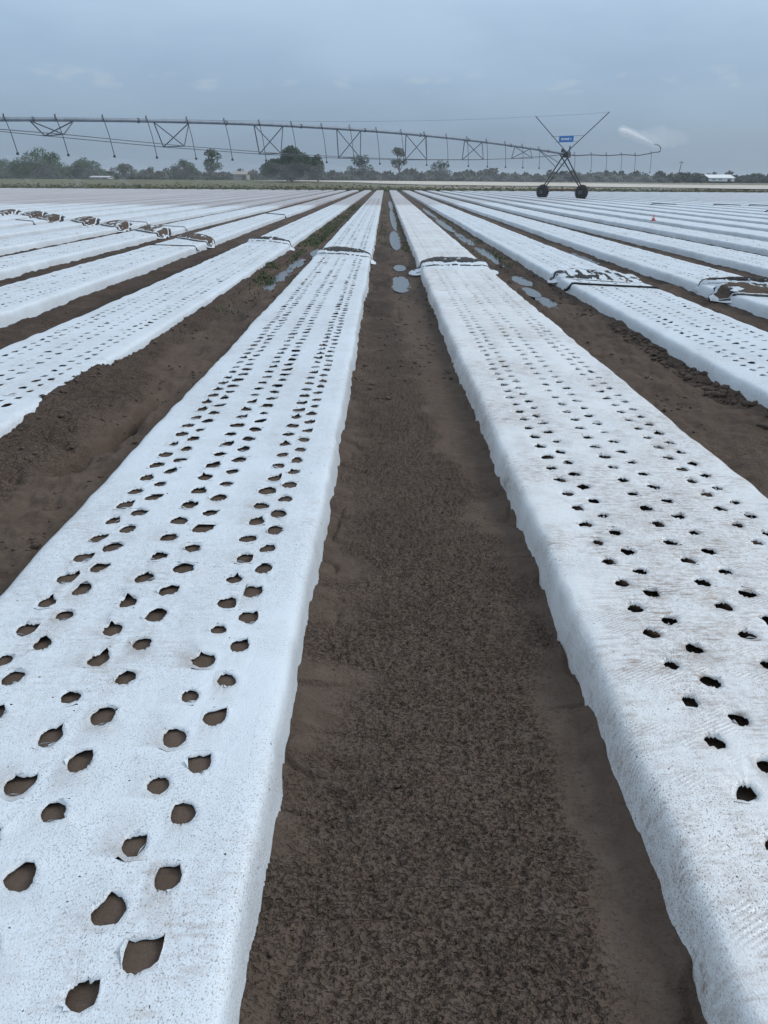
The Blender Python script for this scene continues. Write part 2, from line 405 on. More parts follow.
def build_bed(i):
    cx = bed_x(i)
    y0 = max(-1.2, (abs(cx) - 1.5) / .46 * .93 - 6) if abs(i) > 2 else -1.2
    root = empty('mulch_bed', (cx, y0, 0))
    tag(root, bed_label(i), 'plastic mulch bed', 'white film beds across the field')
    r = np.random.default_rng(100 + i)
    mat = M_FILM_DIRTY if i == 0 else M_FILM
    yh = {-1: 75, 0: 75, 1: 60, -2: 60, 2: 50, -3: 50, 3: 45, -4: 40, 4: 40, -5: 38}.get(i, y0)
    yfine = 9 if i in (-1, 0) else 0
    base = 0; rims = []
    verts = []; faces = []
    n0 = int(math.ceil((y0) / PITCH)); n1 = int(yh / PITCH)
    y_start = n0 * PITCH
    def put(u, v, z, rim=0.0):
        nonlocal base
        k = base; verts.append(np.stack([u.ravel(), v.ravel(), z.ravel()], 1)); base += u.size; rims.append(np.broadcast_to(rim, u.shape).ravel()); return k
    if yh > y0:
        for li, (uc, ua, ub) in enumerate(LINES):
            off = .5 * (li % 2)
            for (ya, yb, sub) in ((y_start, yfine, 6), (max(y_start, yfine), n1 * PITCH, 2)):
                ka = int(round(ya / PITCH)); kb = int(round(yb / PITCH))
                if kb <= ka: continue
                ks = np.arange(ka, kb) + .0
                c = (ks + .5) * PITCH                                   # cell centres for even lines
                va = ks * PITCH; vb = va + PITCH
                # outer ring in cell fractions: bottom, right, top, left
                f = np.arange(sub) / sub
                ox = np.concatenate([f, np.ones(sub), 1 - f, np.zeros(sub)])
                oy = np.concatenate([np.zeros(sub), f, np.ones(sub), 1 - f])
                m = len(ox); nc = len(ks)
                ou = ua + ox[None, :] * (ub - ua) + np.zeros((nc, 1))
                ov = va[:, None] + oy[None, :] * PITCH
                hv = c + (off - .25) * PITCH + r.normal(0, .004, nc)
                hu = uc + r.normal(0, .005, nc)
                ang = np.arctan2(ov - hv[:, None], (ou - hu[:, None]) * 1.15)
                rb = {-1: .0335, 0: .0285, -2: .029}.get(i, .028)
                rad = rb * (1 + r.normal(0, .09, nc))[:, None] * (1 + .20 * sstep(1.8, 3.2, hv) * (i != 0) + .10 * sstep(2, 4, hv) * (i == 0))[:, None] * (1 + .022 * r.normal(0, 1, (nc, m)) + .06 * np.cos(2 * ang + r.uniform(0, 6, (nc, 1))) + .04 * np.cos(3 * ang + r.uniform(0, 6, (nc, 1))))
                if i == 0: rad = rad * (1 - .15 * np.clip(np.sin(ang + r.uniform(0, .8, (nc, 1))), 0, 1))
                # torn corner: one or two points pulled out
                torn = r.random(nc) < (.55 if i == -1 else .30)
                idx = r.integers(0, m, nc)
                if i == -1: idx = (m // 2 + r.integers(-m // 6, m // 6 + 1, nc)) % m
                amt = r.uniform(.15, .65, nc) * torn
                rows = np.arange(nc)
                rad[rows, idx] *= 1 + amt
                for o_, g_ in ((1, .42), (-1, .5), (2, .16), (-2, .2)): rad[rows, (idx + o_ * (1 if m > 10 else 1)) % m] *= 1 + amt * (g_ if m > 10 or abs(o_) < 2 else 0)
                if i in (-1, -2):
                    idx2 = (idx + r.integers(m // 5, m // 3 + 1, nc)) % m
                    rad[rows, idx2] *= 1 + .28 * r.uniform(0, 1, nc) * torn
                iu = hu[:, None] + rad * np.cos(ang); iv = hv[:, None] + rad * np.sin(ang) * 1.16
                mu = hu[:, None] + (rad + .012) * np.cos(ang); mv = hv[:, None] + (rad + .013) * np.sin(ang) * 1.16
                mu = np.clip(mu, ua + .004, ub - .004); iu = np.clip(iu, ua + .006, ub - .006)
                z_o = np.zeros_like(ou)
                lift = r.uniform(-.002, .004, (nc, m)) if i != 0 else r.uniform(-.008, .001, (nc, m))
                spike = r.uniform(.004, .013, nc) * torn * (1 if i != 0 else .3)
                lift[rows, idx] += spike; lift[rows, (idx + 1) % m] += spike * .5
                z_m = r.uniform(-.0016, .0022, (nc, m)); z_i = lift
                k0 = put(ou, ov, z_o); rm = (np.clip(r.normal(.1 + .45 * (1 - sstep(1.4, 2.4, hv)), .4, nc), 0, 1) * (1 - .7 * sstep(2, 6, hv)))[:, None] * np.clip(.6 + .6 * np.cos(ang + 2.4), 0, 1); k1 = put(mu, mv, z_m, rm); k2 = put(iu, iv, z_i, rm)
                if sub == 6 and i in (-1, 0):
                    sel = np.nonzero(r.random(nc) < .75)[0]
                    for kk in range(2 if i == -1 else 1):
                        ia = (idx[sel] + r.choice([-9, -8, -7, -6, -5, 3, 4, 5, 6], len(sel))) % m; ib = (ia + r.integers(2, 4, len(sel))) % m
                        A_ = np.stack([iu[sel, ia], iv[sel, ia]], 1); B_ = np.stack([iu[sel, ib], iv[sel, ib]], 1); C_ = np.stack([hu[sel], hv[sel]], 1)
                        Mm = (A_ + B_) / 2; out = Mm - C_; out /= np.linalg.norm(out, axis=1)[:, None] + 1e-9
                        L_ = r.uniform(.004, .013, len(sel))[:, None]
                        T1 = Mm + out * L_ * .4 + (B_ - A_) * r.uniform(-.2, .2, (len(sel), 1)); T2 = Mm + out * L_ + (B_ - A_) * r.uniform(-.15, .15, (len(sel), 1))
                        q = np.stack([A_, B_, T2, A_ * .45 + T1 * .55], 1)
                        zz = np.stack([z_i[sel, ia] + .001, z_i[sel, ib] + .001, r.uniform(.003, .010, len(sel)), r.uniform(.005, .009, len(sel))], 1)
                        kq = put(q[..., 0], q[..., 1], zz, .05)
                        faces.append(np.arange(len(sel) * 4).reshape(-1, 4) + kq)
                # second smaller extra ring : curled lip
                cu = hu[:, None] + rad * .93 * np.cos(ang); cv = hv[:, None] + rad * .93 * np.sin(ang) * 1.16
                k3 = put(cu, cv, z_i - .006, rm)
                j = np.arange(m); jn = (j + 1) % m
                for (A, B) in ((k0, k1), (k1, k2), (k2, k3)):
                    a = A + rows[:, None] * m + j[None]; b_ = A + rows[:, None] * m + jn[None]
                    c_ = B + rows[:, None] * m + jn[None]; d_ = B + rows[:, None] * m + j[None]
                    faces.append(np.stack([a, b_, c_, d_], -1).reshape(-1, 4))
        # sides of the holed stretch
        for sgn in (-1, 1):
            vv = np.concatenate([np.arange(int(round(y_start / PITCH)) * 6, int(round(max(yfine, y_start) / PITCH)) * 6) * PITCH / 6,
                                 np.arange(int(round(max(yfine, y_start) / PITCH)) * 2, n1 * 2 + 1) * PITCH / 2])
            su = np.array([a for a, _ in SIDE] + [-.43 if sgn < 0 else -.44]); sz = np.array([q - H for _, q in SIDE] + [0])
            uu, v2 = np.meshgrid(-sgn * su, vv); zz = np.broadcast_to(sz, uu.shape)
            k = put(uu, v2, np.array(zz)); g = grid_faces(len(su), len(vv)) + k
            faces.append(g if sgn < 0 else g[:, ::-1])
            if sgn < 0: faces[-1] = g[:, ::-1]
            else: faces[-1] = g
    # plain stretch to the end of the field
    vv = [n1 * PITCH if yh > y0 else y_start]
    while vv[-1] < Y_END: vv.append(vv[-1] + max(.12, vv[-1] * .012))
    vv[-1] = Y_END; vv = np.array(vv)
    su = [a for a, _ in SIDE] + [-.43, -.2]; sz = [q - H for _, q in SIDE] + [0, 0]
    su = np.array(su + [0] + [-q for q in su[::-1]]); sz = np.array(sz + [0] + sz[::-1])
    uu, v2 = np.meshgrid(su, vv)
    k = put(uu, v2, np.array(np.broadcast_to(sz, uu.shape))); faces.append(grid_faces(len(su), len(vv)) + k)
    RIM = np.concatenate(rims)
    P = np.concatenate(verts); Fq = np.concatenate(faces)
    # weld shared border points
    key = np.round(P * [2000, 2000, 5000]).astype(np.int64)
    _, first, inv = np.unique(key, axis=0, return_index=True, return_inverse=True)
    P = P[first]; RIM = RIM[first]; Fq = inv.ravel()[Fq]
    u, v, dz = P.T
    x = cx + wander(i, v) + u * half(i)
    a = np.abs(u)
    edge = sstep(.44, .56, a)
    s = 31 * (i + 40)
    sh = .005 * vn(v * 3.4, np.sign(u) * 9.1, s + 2) + .0045 * vn(v * 8.5, np.sign(u) * 5.1, s + 3) + .010 * vn(v * .8, np.sign(u) * 3, s + 4)
    lowf = 1 + .6 * sstep(.14, .02, dz + H)
    x = x + np.sign(u) * edge * sh * lowf
    top = sstep(.06, .15, dz + H)
    z = H + dz + .006 * np.clip(1 - (a / .45) ** 2, 0, 1) + film_disp(i, x, v) * (.25 + .75 * top) + edge * top * .006 * vn(v * 5, np.sign(u) * 4, s + 8)
    V = np.stack([x - cx, v - y0, z], 1)
    p0, p1, p2, p3 = (V[Fq[:, q]] for q in range(4))
    nrm = np.cross(p2 - p0, p3 - p1)
    uf = u[Fq].mean(1)
    score = np.where(np.abs(uf) > .5, nrm[:, 0] * np.sign(uf) + nrm[:, 2], nrm[:, 2])
    Fq = np.where((score < 0)[:, None], Fq[:, ::-1], Fq)
    film = mesh_np('film', V, Fq, mat, root)
    film.data.attributes.new('rim', 'FLOAT', 'POINT').data.foreach_set('value', RIM.astype(np.float32))
    # soil core under the holes
    if yh > y0:
        vv = np.concatenate([np.arange(y0, min(8, yh), .05), np.arange(min(8, yh), yh + .2, .25)])
        uu, v2 = np.meshgrid(np.linspace(-.46, .46, 24), vv)
        x = cx + wander(i, v2) + uu * half(i)
        drop = {0: -.042, -1: -.011, -2: -.03}.get(i, -.04)
        z = H + drop + film_disp(i, x, v2) + .005 * fbm(uu * 14, v2 * 14, s + 11, 2)
        mesh_np('soil_core', np.stack([(x - cx).ravel(), (v2 - y0).ravel(), z.ravel()], 1), grid_faces(24, len(vv)), M_SOIL, root)
    return root, y0

def bed_top(i, u, y):
    """film surface height for a point at cross position u (unscaled)"""
    a = np.abs(u)
    xsu = np.array([q for q, _ in SIDE] + [-.43, 0])[::1]; zsu = np.array([q for _, q in SIDE] + [H, H + .006])
    return np.interp(-a, xsu, zsu)

def fold_materials():
    return [M_FILM, M_BLACK, M_SOIL]
FM = fold_materials()

def build_fold(i, root, y0, yc, length, kind, seed, skew=0.0, umax=.74):
    """a rucked, overlapped joint of the film: white lip, black underside showing, spilled soil"""
    cx = bed_x(i); nu, ns = 150, 34
    uu, ss = np.meshgrid(np.linspace(-umax, umax, nu), np.linspace(0, 1, ns))
    taper = np.clip(1 - (np.abs(uu) / umax) ** 4, .08, 1)
    ctr = yc + skew * uu + .05 * vn(uu * 3, 1.5, seed)
    y = ctr + (ss - .5) * length * taper + .018 * vn(uu * 11, ss * 4, seed + 1)
    x = cx + wander(i, y) + uu * half(i)
    a = np.abs(uu)
    zb = np.where(a < .6, bed_top(i, uu, y), np.interp(a, [.6, .66, .75], [.07, .045, .03]))
    prof = np.where(ss < .72, np.sin(np.pi / 2 * ss / .72) ** .8, np.cos(np.pi / 2 * (ss - .72) / .28))
    lump = {'thin': .125, 'mottled': .085, 'soil': .10}[kind]
    z = zb + prof * (lump + .022 * fbm(uu * 7, ss * 3, seed + 2, 3)) * (.4 + .6 * taper) * (1 - (.62 if kind == 'thin' else .3) * (np.abs(uu) / umax) ** 2.2) - .012 * (1 - prof)
    z = z + prof * .012 * np.abs(vn(uu * 24, ss * 7, seed + 3))
    Fq = grid_faces(nu, ns)
    fu = uu.ravel()[Fq].mean(1); fs = ss.ravel()[Fq].mean(1)
    n1 = fbm(fu * 11, fs * 5, seed + 4, 4); n2 = fbm(fu * 22, fs * 8, seed + 5, 2)
    ends = np.abs(fu) / umax
    mi = np.zeros(len(Fq), int)
    if kind == 'thin':
        band = (fs > .30 + .30 * ends ** 2) & (fs < .88 - .10 * ends ** 2) & (ends < .90)
        mi[band & (n1 > -.42)] = 1
        mi[band & (n1 > -.1) & (n2 > .12) & (ends < .7) & (fs > .5)] = 2
        mi[(fs > .14) & (fs < .22) & (ends < .85) & (n2 > -.3)] = 1
    elif kind == 'mottled':
        band = (fs > .10) & (fs < .95) & (ends < .94)
        mi[band & (n1 > .16)] = 1
        mi[(fs > .72) & (fs < .93) & (ends < .6) & (n1 > -.3)] = 1
        mi[(fs > .70) & (n2 > .1) & (ends < .5)] = 2
        mi[(fs < .07)] = 1
        mi[(fs > .95)] = 1
    else:                                                    # 'soil': burst open, filled with soil
        band = (fs > .22) & (fs < .80) & (ends < .9)
        mi[band & (n1 > -.28)] = 2
        mi[band & (n1 > -.30) & (n1 < -.16)] = 1
        mi[(fs > .85) & (ends < .9)] = 1
        mi[(fs > .10) & (fs < .17) & (ends < .92)] = 1
    V = np.stack([(x - cx).ravel(), (y - y0).ravel(), z.ravel()], 1)
    o = mesh_np('film_fold', V, Fq, FM, root, True, mi)
    return o

def black_hem(i, root, y0, yc, skew, seed, umax=.66, r=.014):
    """the dark rolled hem of the film lying across the bed"""
    cx = bed_x(i); pts = []
    for t in np.linspace(-umax, umax, 40):
        y = yc + skew * t + .12 * (t / umax) ** 2 * 1.0 + .02 * float(vn(t * 5, 2.2, seed))
        z = float(bed_top(i, np.array(t), y)) if abs(t) < .6 else .05
        pts.append((float(wander(i, np.array(y))) + t * half(i), y - y0, z + .008))
    MB().tube(pts, r, 6).build('film_hem', M_BLACK, root, True)

BEDS = {}
for i in list(range(-32, 0)) + list(range(0, 32)):
    BEDS[i] = build_bed(i)
for i, yc in FOLD_Y.items():
    root, y0 = BEDS[i]
    if i == -1: build_fold(i, root, y0, yc, 1.5, 'thin', 201, -.75, .70)
    elif i == 0: build_fold(i, root, y0, yc, 1.4, 'thin', 211, .1, .80)
    elif i == 1:
        build_fold(i, root, y0, 13.15, 1.25, 'mottled', 221, -.55, .70)
        black_hem(i, root, y0, 11.95, -.45, 222, .66, .022)
    elif i == 2:
        build_fold(i, root, y0, 11.1, 1.5, 'soil', 231, -.7, .74)
        build_fold(i, root, y0, 12.05, .35, 'thin', 232, -.6, .66)
    elif i == -2: build_fold(i, root, y0, yc, 1.0, 'thin', 241, -.8, .72)
    elif i == -3:
        build_fold(i, root, y0, yc, 1.9, 'soil', 251, -1.4, .74)
        black_hem(i, root, y0, 19.2, -.3, 252)
    elif i in (-4, -5):
        build_fold(i, root, y0, yc, 2.8, 'soil', 261 - i, -1.6, .76)
        black_hem(i, root, y0, yc + 2.2, -.8, 264 - i)
    else:
        build_fold(i, root, y0, yc, 3.0, 'soil', 281 - i, -1.8, .76)
        if i % 2: black_hem(i, root, y0, yc - 2.5, -1.0, 292 - i, .66, .02)
black_hem(-3, BEDS[-3][0], BEDS[-3][1], 38, -1.5, 300, .66, .03)
for i, yc in {10: 46, 9: 60, 10.5: 60, 11: 59, 12: 58, 13: 57, 14: 56, 15: 55}.items():
    if i != int(i): continue
    black_hem(int(i), BEDS[int(i)][0], BEDS[int(i)][1], yc, -1.6, 310 + int(i), .66, .05)

# ------------------------------------------------------------------ weeds
def leaf_mat(name, dark, light, rough=.6, sat=1):
    m, nt, b = new_mat(name)
    g = N(nt, 'ShaderNodeNewGeometry')
    t = N(nt, 'ShaderNodeTexCoord').outputs['Object']
    n = noise(nt, t, .45, 3)
    f = math_(nt, 'ADD', math_(nt, 'MULTIPLY', g.outputs['Random Per Island'], .6), math_(nt, 'MULTIPLY', n, .5))
    col = mix(nt, mapr(nt, f, .15, .9, smooth=False), dark, light)
    nt.links.new(col, b.inputs['Base Color']); b.inputs['Roughness'].default_value = rough; b.inputs['Specular IOR Level'].default_value = .25
    return m
M_WEED = leaf_mat('weed_leaf', (.03, .06, .02), (.07, .115, .035))
M_GRASSBLADE = leaf_mat('dry_grass_blade', (.065, .072, .024), (.12, .112, .045))

def blades(name, P, hgt, wid, mat, r):
    """P (n,3) roots -> thin curved triangular blades"""
    n = len(P); az = r.uniform(0, 2 * np.pi, n); h = hgt * r.uniform(.5, 1.2, n); w = wid * r.uniform(.6, 1.2, n)
    lean = h * r.uniform(.15, .8, n)
    dx, dy = np.cos(az), np.sin(az)
    a = P + np.stack([-dy * w, dx * w, 0 * h], 1); b = P + np.stack([dy * w, -dx * w, 0 * h], 1)
    mid = P + np.stack([dx * lean * .4, dy * lean * .4, h * .65], 1)
    c = mid + np.stack([dy * w * .7, -dx * w * .7, 0 * h], 1); d = mid + np.stack([-dy * w * .7, dx * w * .7, 0 * h], 1)
    e = P + np.stack([dx * lean, dy * lean, h], 1)
    V = np.stack([a, b, c, d, e], 1).reshape(-1, 3)
    k = np.arange(n) * 5
    q = np.stack([k, k + 1, k + 2, k + 3], 1); t = np.stack([k + 3, k + 2, k + 4], 1)
    return mesh_np(name, V, [q, t], mat, None, False)
r = np.random.default_rng(5)
def strip(x0, x1, ya, yb, n, dens_seed):
    y = ya * (yb / ya) ** r.random(n); x = r.uniform(x0, x1, n)
    keep = fbm(x * 2.5, y * .9, dens_seed, 3) > -.05
    x, y = x[keep], y[keep]
    return np.stack([x, y, ground_z(x, y) - .005], 1)
PW = np.concatenate([strip(-2.35, -1.98, 15.2, 16.2, 220, 1), strip(-2.2, -1.9, 13.3, 14.4, 300, 2), strip(-2.3, -1.75, 21, 60, 5200, 3),
                     strip(2.5, 2.75, 16, 50, 1400, 4), strip(1.95, 2.2, 15, 40, 400, 5), strip(.45, .62, 20, 60, 700, 6), strip(-.2, .05, 22, 60, 600, 7), strip(-2.1, -1.95, 17, 21, 300, 8), strip(-2.15, -1.9, 10, 13, 120, 9)])
wd = blades('weeds', PW, .055, .009, M_WEED, r)
tag(wd, 'low green weeds sprouting along the furrow edges', 'weeds', kind='stuff')

def clods(P, size, r):
    g = (1 + 5 ** .5) / 2
    I = np.array([(-1, g, 0), (1, g, 0), (-1, -g, 0), (1, -g, 0), (0, -1, g), (0, 1, g), (0, -1, -g), (0, 1, -g), (g, 0, -1), (g, 0, 1), (-g, 0, -1), (-g, 0, 1)]) / 1.9
    T = np.array([(0, 11, 5), (0, 5, 1), (0, 1, 7), (0, 7, 10), (0, 10, 11), (1, 5, 9), (5, 11, 4), (11, 10, 2), (10, 7, 6), (7, 1, 8), (3, 9, 4), (3, 4, 2), (3, 2, 6), (3, 6, 8), (3, 8, 9), (4, 9, 5), (2, 4, 11), (6, 2, 10), (8, 6, 7), (9, 8, 1)])
    n = len(P)
    V = I[None] * (1 + r.normal(0, .22, (n, 12, 1))) * size[:, None, None] * np.stack([r.uniform(.7, 1.3, n), r.uniform(.7, 1.3, n), r.uniform(.45, .8, n)], 1)[:, None]
    a = r.uniform(0, 6.28, n); c, s_ = np.cos(a)[:, None], np.sin(a)[:, None]
    V = np.stack([V[..., 0] * c - V[..., 1] * s_, V[..., 0] * s_ + V[..., 1] * c, V[..., 2]], -1) + P[:, None]
    return V.reshape(-1, 3), (T[None] + (np.arange(n) * 12)[:, None, None]).reshape(-1, 3)
CP = []; CS = []
def scatter(n, x0, x1, ya, yb, smin, smax, seed, thr=-.1):
    y = ya * (yb / ya) ** r.random(n); x = r.uniform(x0, x1, n)
    k = fbm(x * 3, y * 1.6, seed, 3) > thr; x, y = x[k], y[k]
    sz = smin + (smax - smin) * r.random(len(x)) ** 3
    CP.append(np.stack([x, y, ground_z(x, y) + sz * .15], 1)); CS.append(sz)
scatter(420, 2.66, 2.84, 5.2, 9.5, .012, .045, 401, -.3)
scatter(500, 1.96, 2.8, 4.5, 16, .004, .022, 402)
scatter(900, -2.45, -1.5, 2.5, 12, .004, .020, 403)
scatter(260, -2.6, -2.3, 4.8, 11, .010, .032, 406, -.2)
scatter(500, -.30, .65, 1.0, 4.5, .002, .007, 404)
scatter(900, -.28, .62, 6, 30, .006, .026, 405)
scatter(700, -2.35, -1.5, 11, 30, .008, .030, 407)
scatter(700, 1.95, 2.8, 10, 30, .008, .030, 408)
Vc, Fc = clods(np.concatenate(CP), np.concatenate(CS), r)
cl_ = mesh_np('soil_clods', Vc, Fc, M_SOIL, None, True)
tag(cl_, 'crumbs and clods of brown soil lying in the furrows', 'soil clods', kind='stuff')

# ------------------------------------------------------------------ headland, track
def verge_mat():
    m, nt, b = new_mat('verge_grass')
    n1 = noise(nt, worldpos(nt, (.10, .22, 1)), 1, 5, .6); n2 = noise(nt, worldpos(nt, (.9, .5, 1)), 1, 4, .6)
    p = worldpos(nt); sp = N(nt, 'ShaderNodeSeparateXYZ'); nt.links.new(p, sp.inputs[0])
    green = mix(nt, mapr(nt, n2, .3, .7), (.060, .070, .020), (.125, .112, .040))
    dry = mix(nt, mapr(nt, n2, .35, .65), (.10, .10, .065), (.26, .235, .17))
    fx = mapr(nt, math_(nt, 'ADD', sp.outputs['X'], math_(nt, 'MULTIPLY', n1, 20)), -5, 30)
    col = mix(nt, fx, green, dry)
    nt.links.new(col, b.inputs['Base Color']); b.inputs['Roughness'].default_value = .9
    bump(nt, b, n2, .6, .2)
    return m
M_VERGE = verge_mat()
M_SAND = plain('pale_sand', (.50, .46, .40), .95, 0, .12, .25)
vx = np.concatenate([[-1500, -700, -400, -250], np.arange(-180, 181, 12), [250, 400, 700, 1500]])
vy = np.concatenate([[141.6, 143], np.arange(146, 420, 7), [450, 700, 1500]])
GX2, GY2 = np.meshgrid(vx, vy)
vg = mesh_np('grass_verge', np.stack([GX2.ravel(), GY2.ravel(), (terrain(GY2) + .03 + .05 * vn(GX2 * .1, GY2 * .2, 4) * (GY2 > 150)).ravel()], 1), grid_faces(len(vx), len(vy)), M_VERGE)
tag(vg, 'rough grass headland beyond the end of the beds', 'grass', kind='structure')
# sandy track running across behind the verge
tx = np.arange(-42, 260, 4.0)
c0 = np.interp(tx, [-42, -10, 10, 80, 260], [255, 232, 206, 176, 160]) + 2.0 * vn(tx * .15, 1, 8)
c1 = np.interp(tx, [-42, -10, 10, 80, 260], [258, 262, 258, 226, 210]) + 1.5 * vn(tx * .15, 5, 9)
tv = np.linspace(0, 1, 14)
TX, TV = np.meshgrid(tx, tv); TY = c0[None] * (1 - TV) + c1[None] * TV
sd = mesh_np('sand_track', np.stack([TX.ravel(), TY.ravel(), (terrain(TY) + .16).ravel()], 1), grid_faces(len(tx), len(tv)), M_SAND)
tag(sd, 'pale sandy farm track across the far side of the field', 'track', kind='structure')
n = 15000
gx = r.uniform(-95, 105, n); gy = 141.8 + r.exponential(12, n)
lim = np.interp(gx, [-42, -10, 10, 80, 260], [255, 230, 204, 174, 160])
ok = (gy < lim) & (gy < 215) & (fbm(gx * .12, gy * .2, 17, 3) > -.25); gx, gy = gx[ok], gy[ok]
gt = blades('tall_grass', np.stack([gx, gy, terrain(gy)], 1), .26, .30, M_GRASSBLADE, r)
tag(gt, 'rough tufts of yellow green grass on the headland', 'grass', kind='stuff')

# ------------------------------------------------------------------ camera
F_PX = 769.0; CAM_H = 1.6
PITCHA = math.atan((512 - 181) / F_PX); YAW = R(-.05); ROLL = R(.35)
def cam_axes():
    def wv(dx, dy, dz):
        c, s = math.cos(YAW), math.sin(YAW)
        return Vector((c * dx - s * dy, s * dx + c * dy, dz))
    right = wv(1, 0, 0); fwd = wv(0, math.cos(PITCHA), -math.sin(PITCHA)); up = wv(0, math.sin(PITCHA), math.cos(PITCHA))
    cr, sr = math.cos(ROLL), math.sin(ROLL)
    return right * cr + up * sr, up * cr - right * sr, fwd
AX, AU, AF = cam_axes()
cam = bpy.data.cameras.new('camera'); co = bpy.data.objects.new('camera', cam); COL.objects.link(co)
cam.sensor_fit = 'VERTICAL'; cam.sensor_height = 24; cam.lens = F_PX / 1024 * 24; cam.clip_end = 6000; cam.clip_start = .05
Mx = Matrix((AX, AU, -AF)).transposed().to_4x4(); Mx.translation = (0, 0, CAM_H)
co.matrix_world = Mx
SC.camera = co
def at(px, py, Y):                                       # world point at distance Y seen at a pixel: used to read real positions off the photograph
    d = AX * ((px - 384) / F_PX) + AU * ((512 - py) / F_PX) + AF
    return Vector((0, 0, CAM_H)) + d * (Y / d.y)
def hor(px): return 181 + (px - 384) * .0061

# ------------------------------------------------------------------ pivot irrigation machine
M_GALV = plain('galvanised_steel', (.17, .21, .26), .5, .25, .15, 2)
M_GALV_D = plain('weathered_steel', (.09, .105, .125), .6, .2, .2, 3)
M_HOSE = plain('black_hose', (.05, .055, .06), .6, 0, .2, 5)
M_TYRE = plain('muddy_tyre', (.028, .026, .025), .9, 0, .35, 5)
M_RUST = plain('rusty_beam', (.16, .10, .065), .8, .2, .3, 3)
M_BLUE = plain('blue_enamel', (.03, .20, .55), .4, 0, .08, 3)
M_WHITE = plain('white_enamel', (.8, .82, .84), .5, 0, .06, 3)
M_RUBBER = plain('dark_box', (.06, .06, .065), .6, 0, .2, 4)
SA, SB = 5.086, 5.325                                    # one truss bay along the pipe
T0 = Vector((17.685, 83.5, 0))
DIR = Vector((-SA, -SB, 0)).normalized(); BAY = math.hypot(SA, SB); PER = Vector((-DIR.y, DIR.x, 0))
if PER.x < 0: PER = -PER
def along(t): return T0 + DIR * (t * BAY)
def pipe_z(t):
    if t >= 0: return 4.14 + .90 * (1 - ((t - 4) / 4) ** 2)
    return float(np.interp(-t, [0, .3, .7, 1.2, 1.7, 2.1, 2.45, 2.6, 2.7], [4.12, 4.08, 4.16, 4.25, 4.36, 4.42, 4.62, 4.8, 4.82]))
def PP(t, dz=0, side=0):
    p = along(t) + PER * side; p.z = pipe_z(t) + dz; return p
piv = empty('pivot_irrigator', (T0.x, T0.y, 0))
tag(piv, 'long centre pivot irrigator on a two-wheeled tower, spraying over the white beds', 'irrigator')
def PB(mb, name, mat, smooth=False, parent=None):
    mb.V = [(v[0] - T0.x, v[1] - T0.y, v[2]) for v in mb.V]
    return mb.build(name, mat, parent or piv, smooth)
PB(MB().tube([PP(t) for t in np.linspace(0, 8, 49)], .11, 10), 'main_pipe', M_GALV, True)
for t in np.arange(.42, 8, .84 / 1):
    PB(MB().tube([PP(t - .006), PP(t + .006)], .14, 10), 'pipe_flange', M_GALV_D)
def rod_z(t): return 3.16 + .62 * ((t - 3.75) / 3.2) ** 2
def RP(k, s): 
    p = along(k) + PER * (s * 1.15); p.z = rod_z(k) - .02; return p
for s in (-1, 1):
    pts = [PP(.05, -.1, s * .1)] + [RP(k, s) for k in range(1, 8)] + [PP(7.95, -.1, s * .1)]
    PB(MB().tube(pts, .022, 6), 'truss_rod', M_GALV_D)
for k in range(1, 8):
    mb = MB()
    for dt in (-.165, .165):
        for s in (-1, 1): mb.tube([PP(k + dt, -.06), RP(k, s)], .034, 6)
    mb.tube([RP(k, -1), RP(k, 1)], .032, 6)
    PB(mb, 'truss_brace', M_GALV_D)
for s in (-1, 1):
    PB(MB().tube([PP(.62, -.06), Vector((*(along(.10) + PER * s * .55).xy, 3.0))], .03, 6), 'end_brace', M_GALV_D)
    PB(MB().tube([PP(7.4, -.06), Vector((*(along(7.9) + PER * s * .55).xy, 3.0))], .03, 6), 'end_brace', M_GALV_D)
DROPS = []
tt = 7.72
while tt > .4: DROPS.append(tt); tt -= .372
DROPS += [-.22, -.66, -1.08, -1.52, -1.94, -2.45]
WIND = Vector((.26, -.05, 0))
TIPS = []
for t in DROPS:
    bot = 2.86 if t > 0 else 2.72
    p = PP(t); top = p + Vector((0, 0, .22)); side = PER * .12
    e = Vector((p.x, p.y, bot)) + side + WIND * min(1.6, .35 + .18 * max(t, 0))
    h = PB(MB().tube([p, top, top + side * .6 + Vector((0, 0, .05)), top + side + Vector((0, 0, -.12)), (top + side) * .5 + e * .5 + Vector((.03, 0, 0)), e], .021, 6), 'drop_hose', M_HOSE, True)
    PB(MB().lathe(e + Vector((0, 0, -.12)), (0, 0, 1), [(0, .05), (.03, .075), (.09, .075), (.14, .03)], 10), 'sprinkler_head', M_HOSE, False, h)
    TIPS.append(e + Vector((0, 0, -.1)))
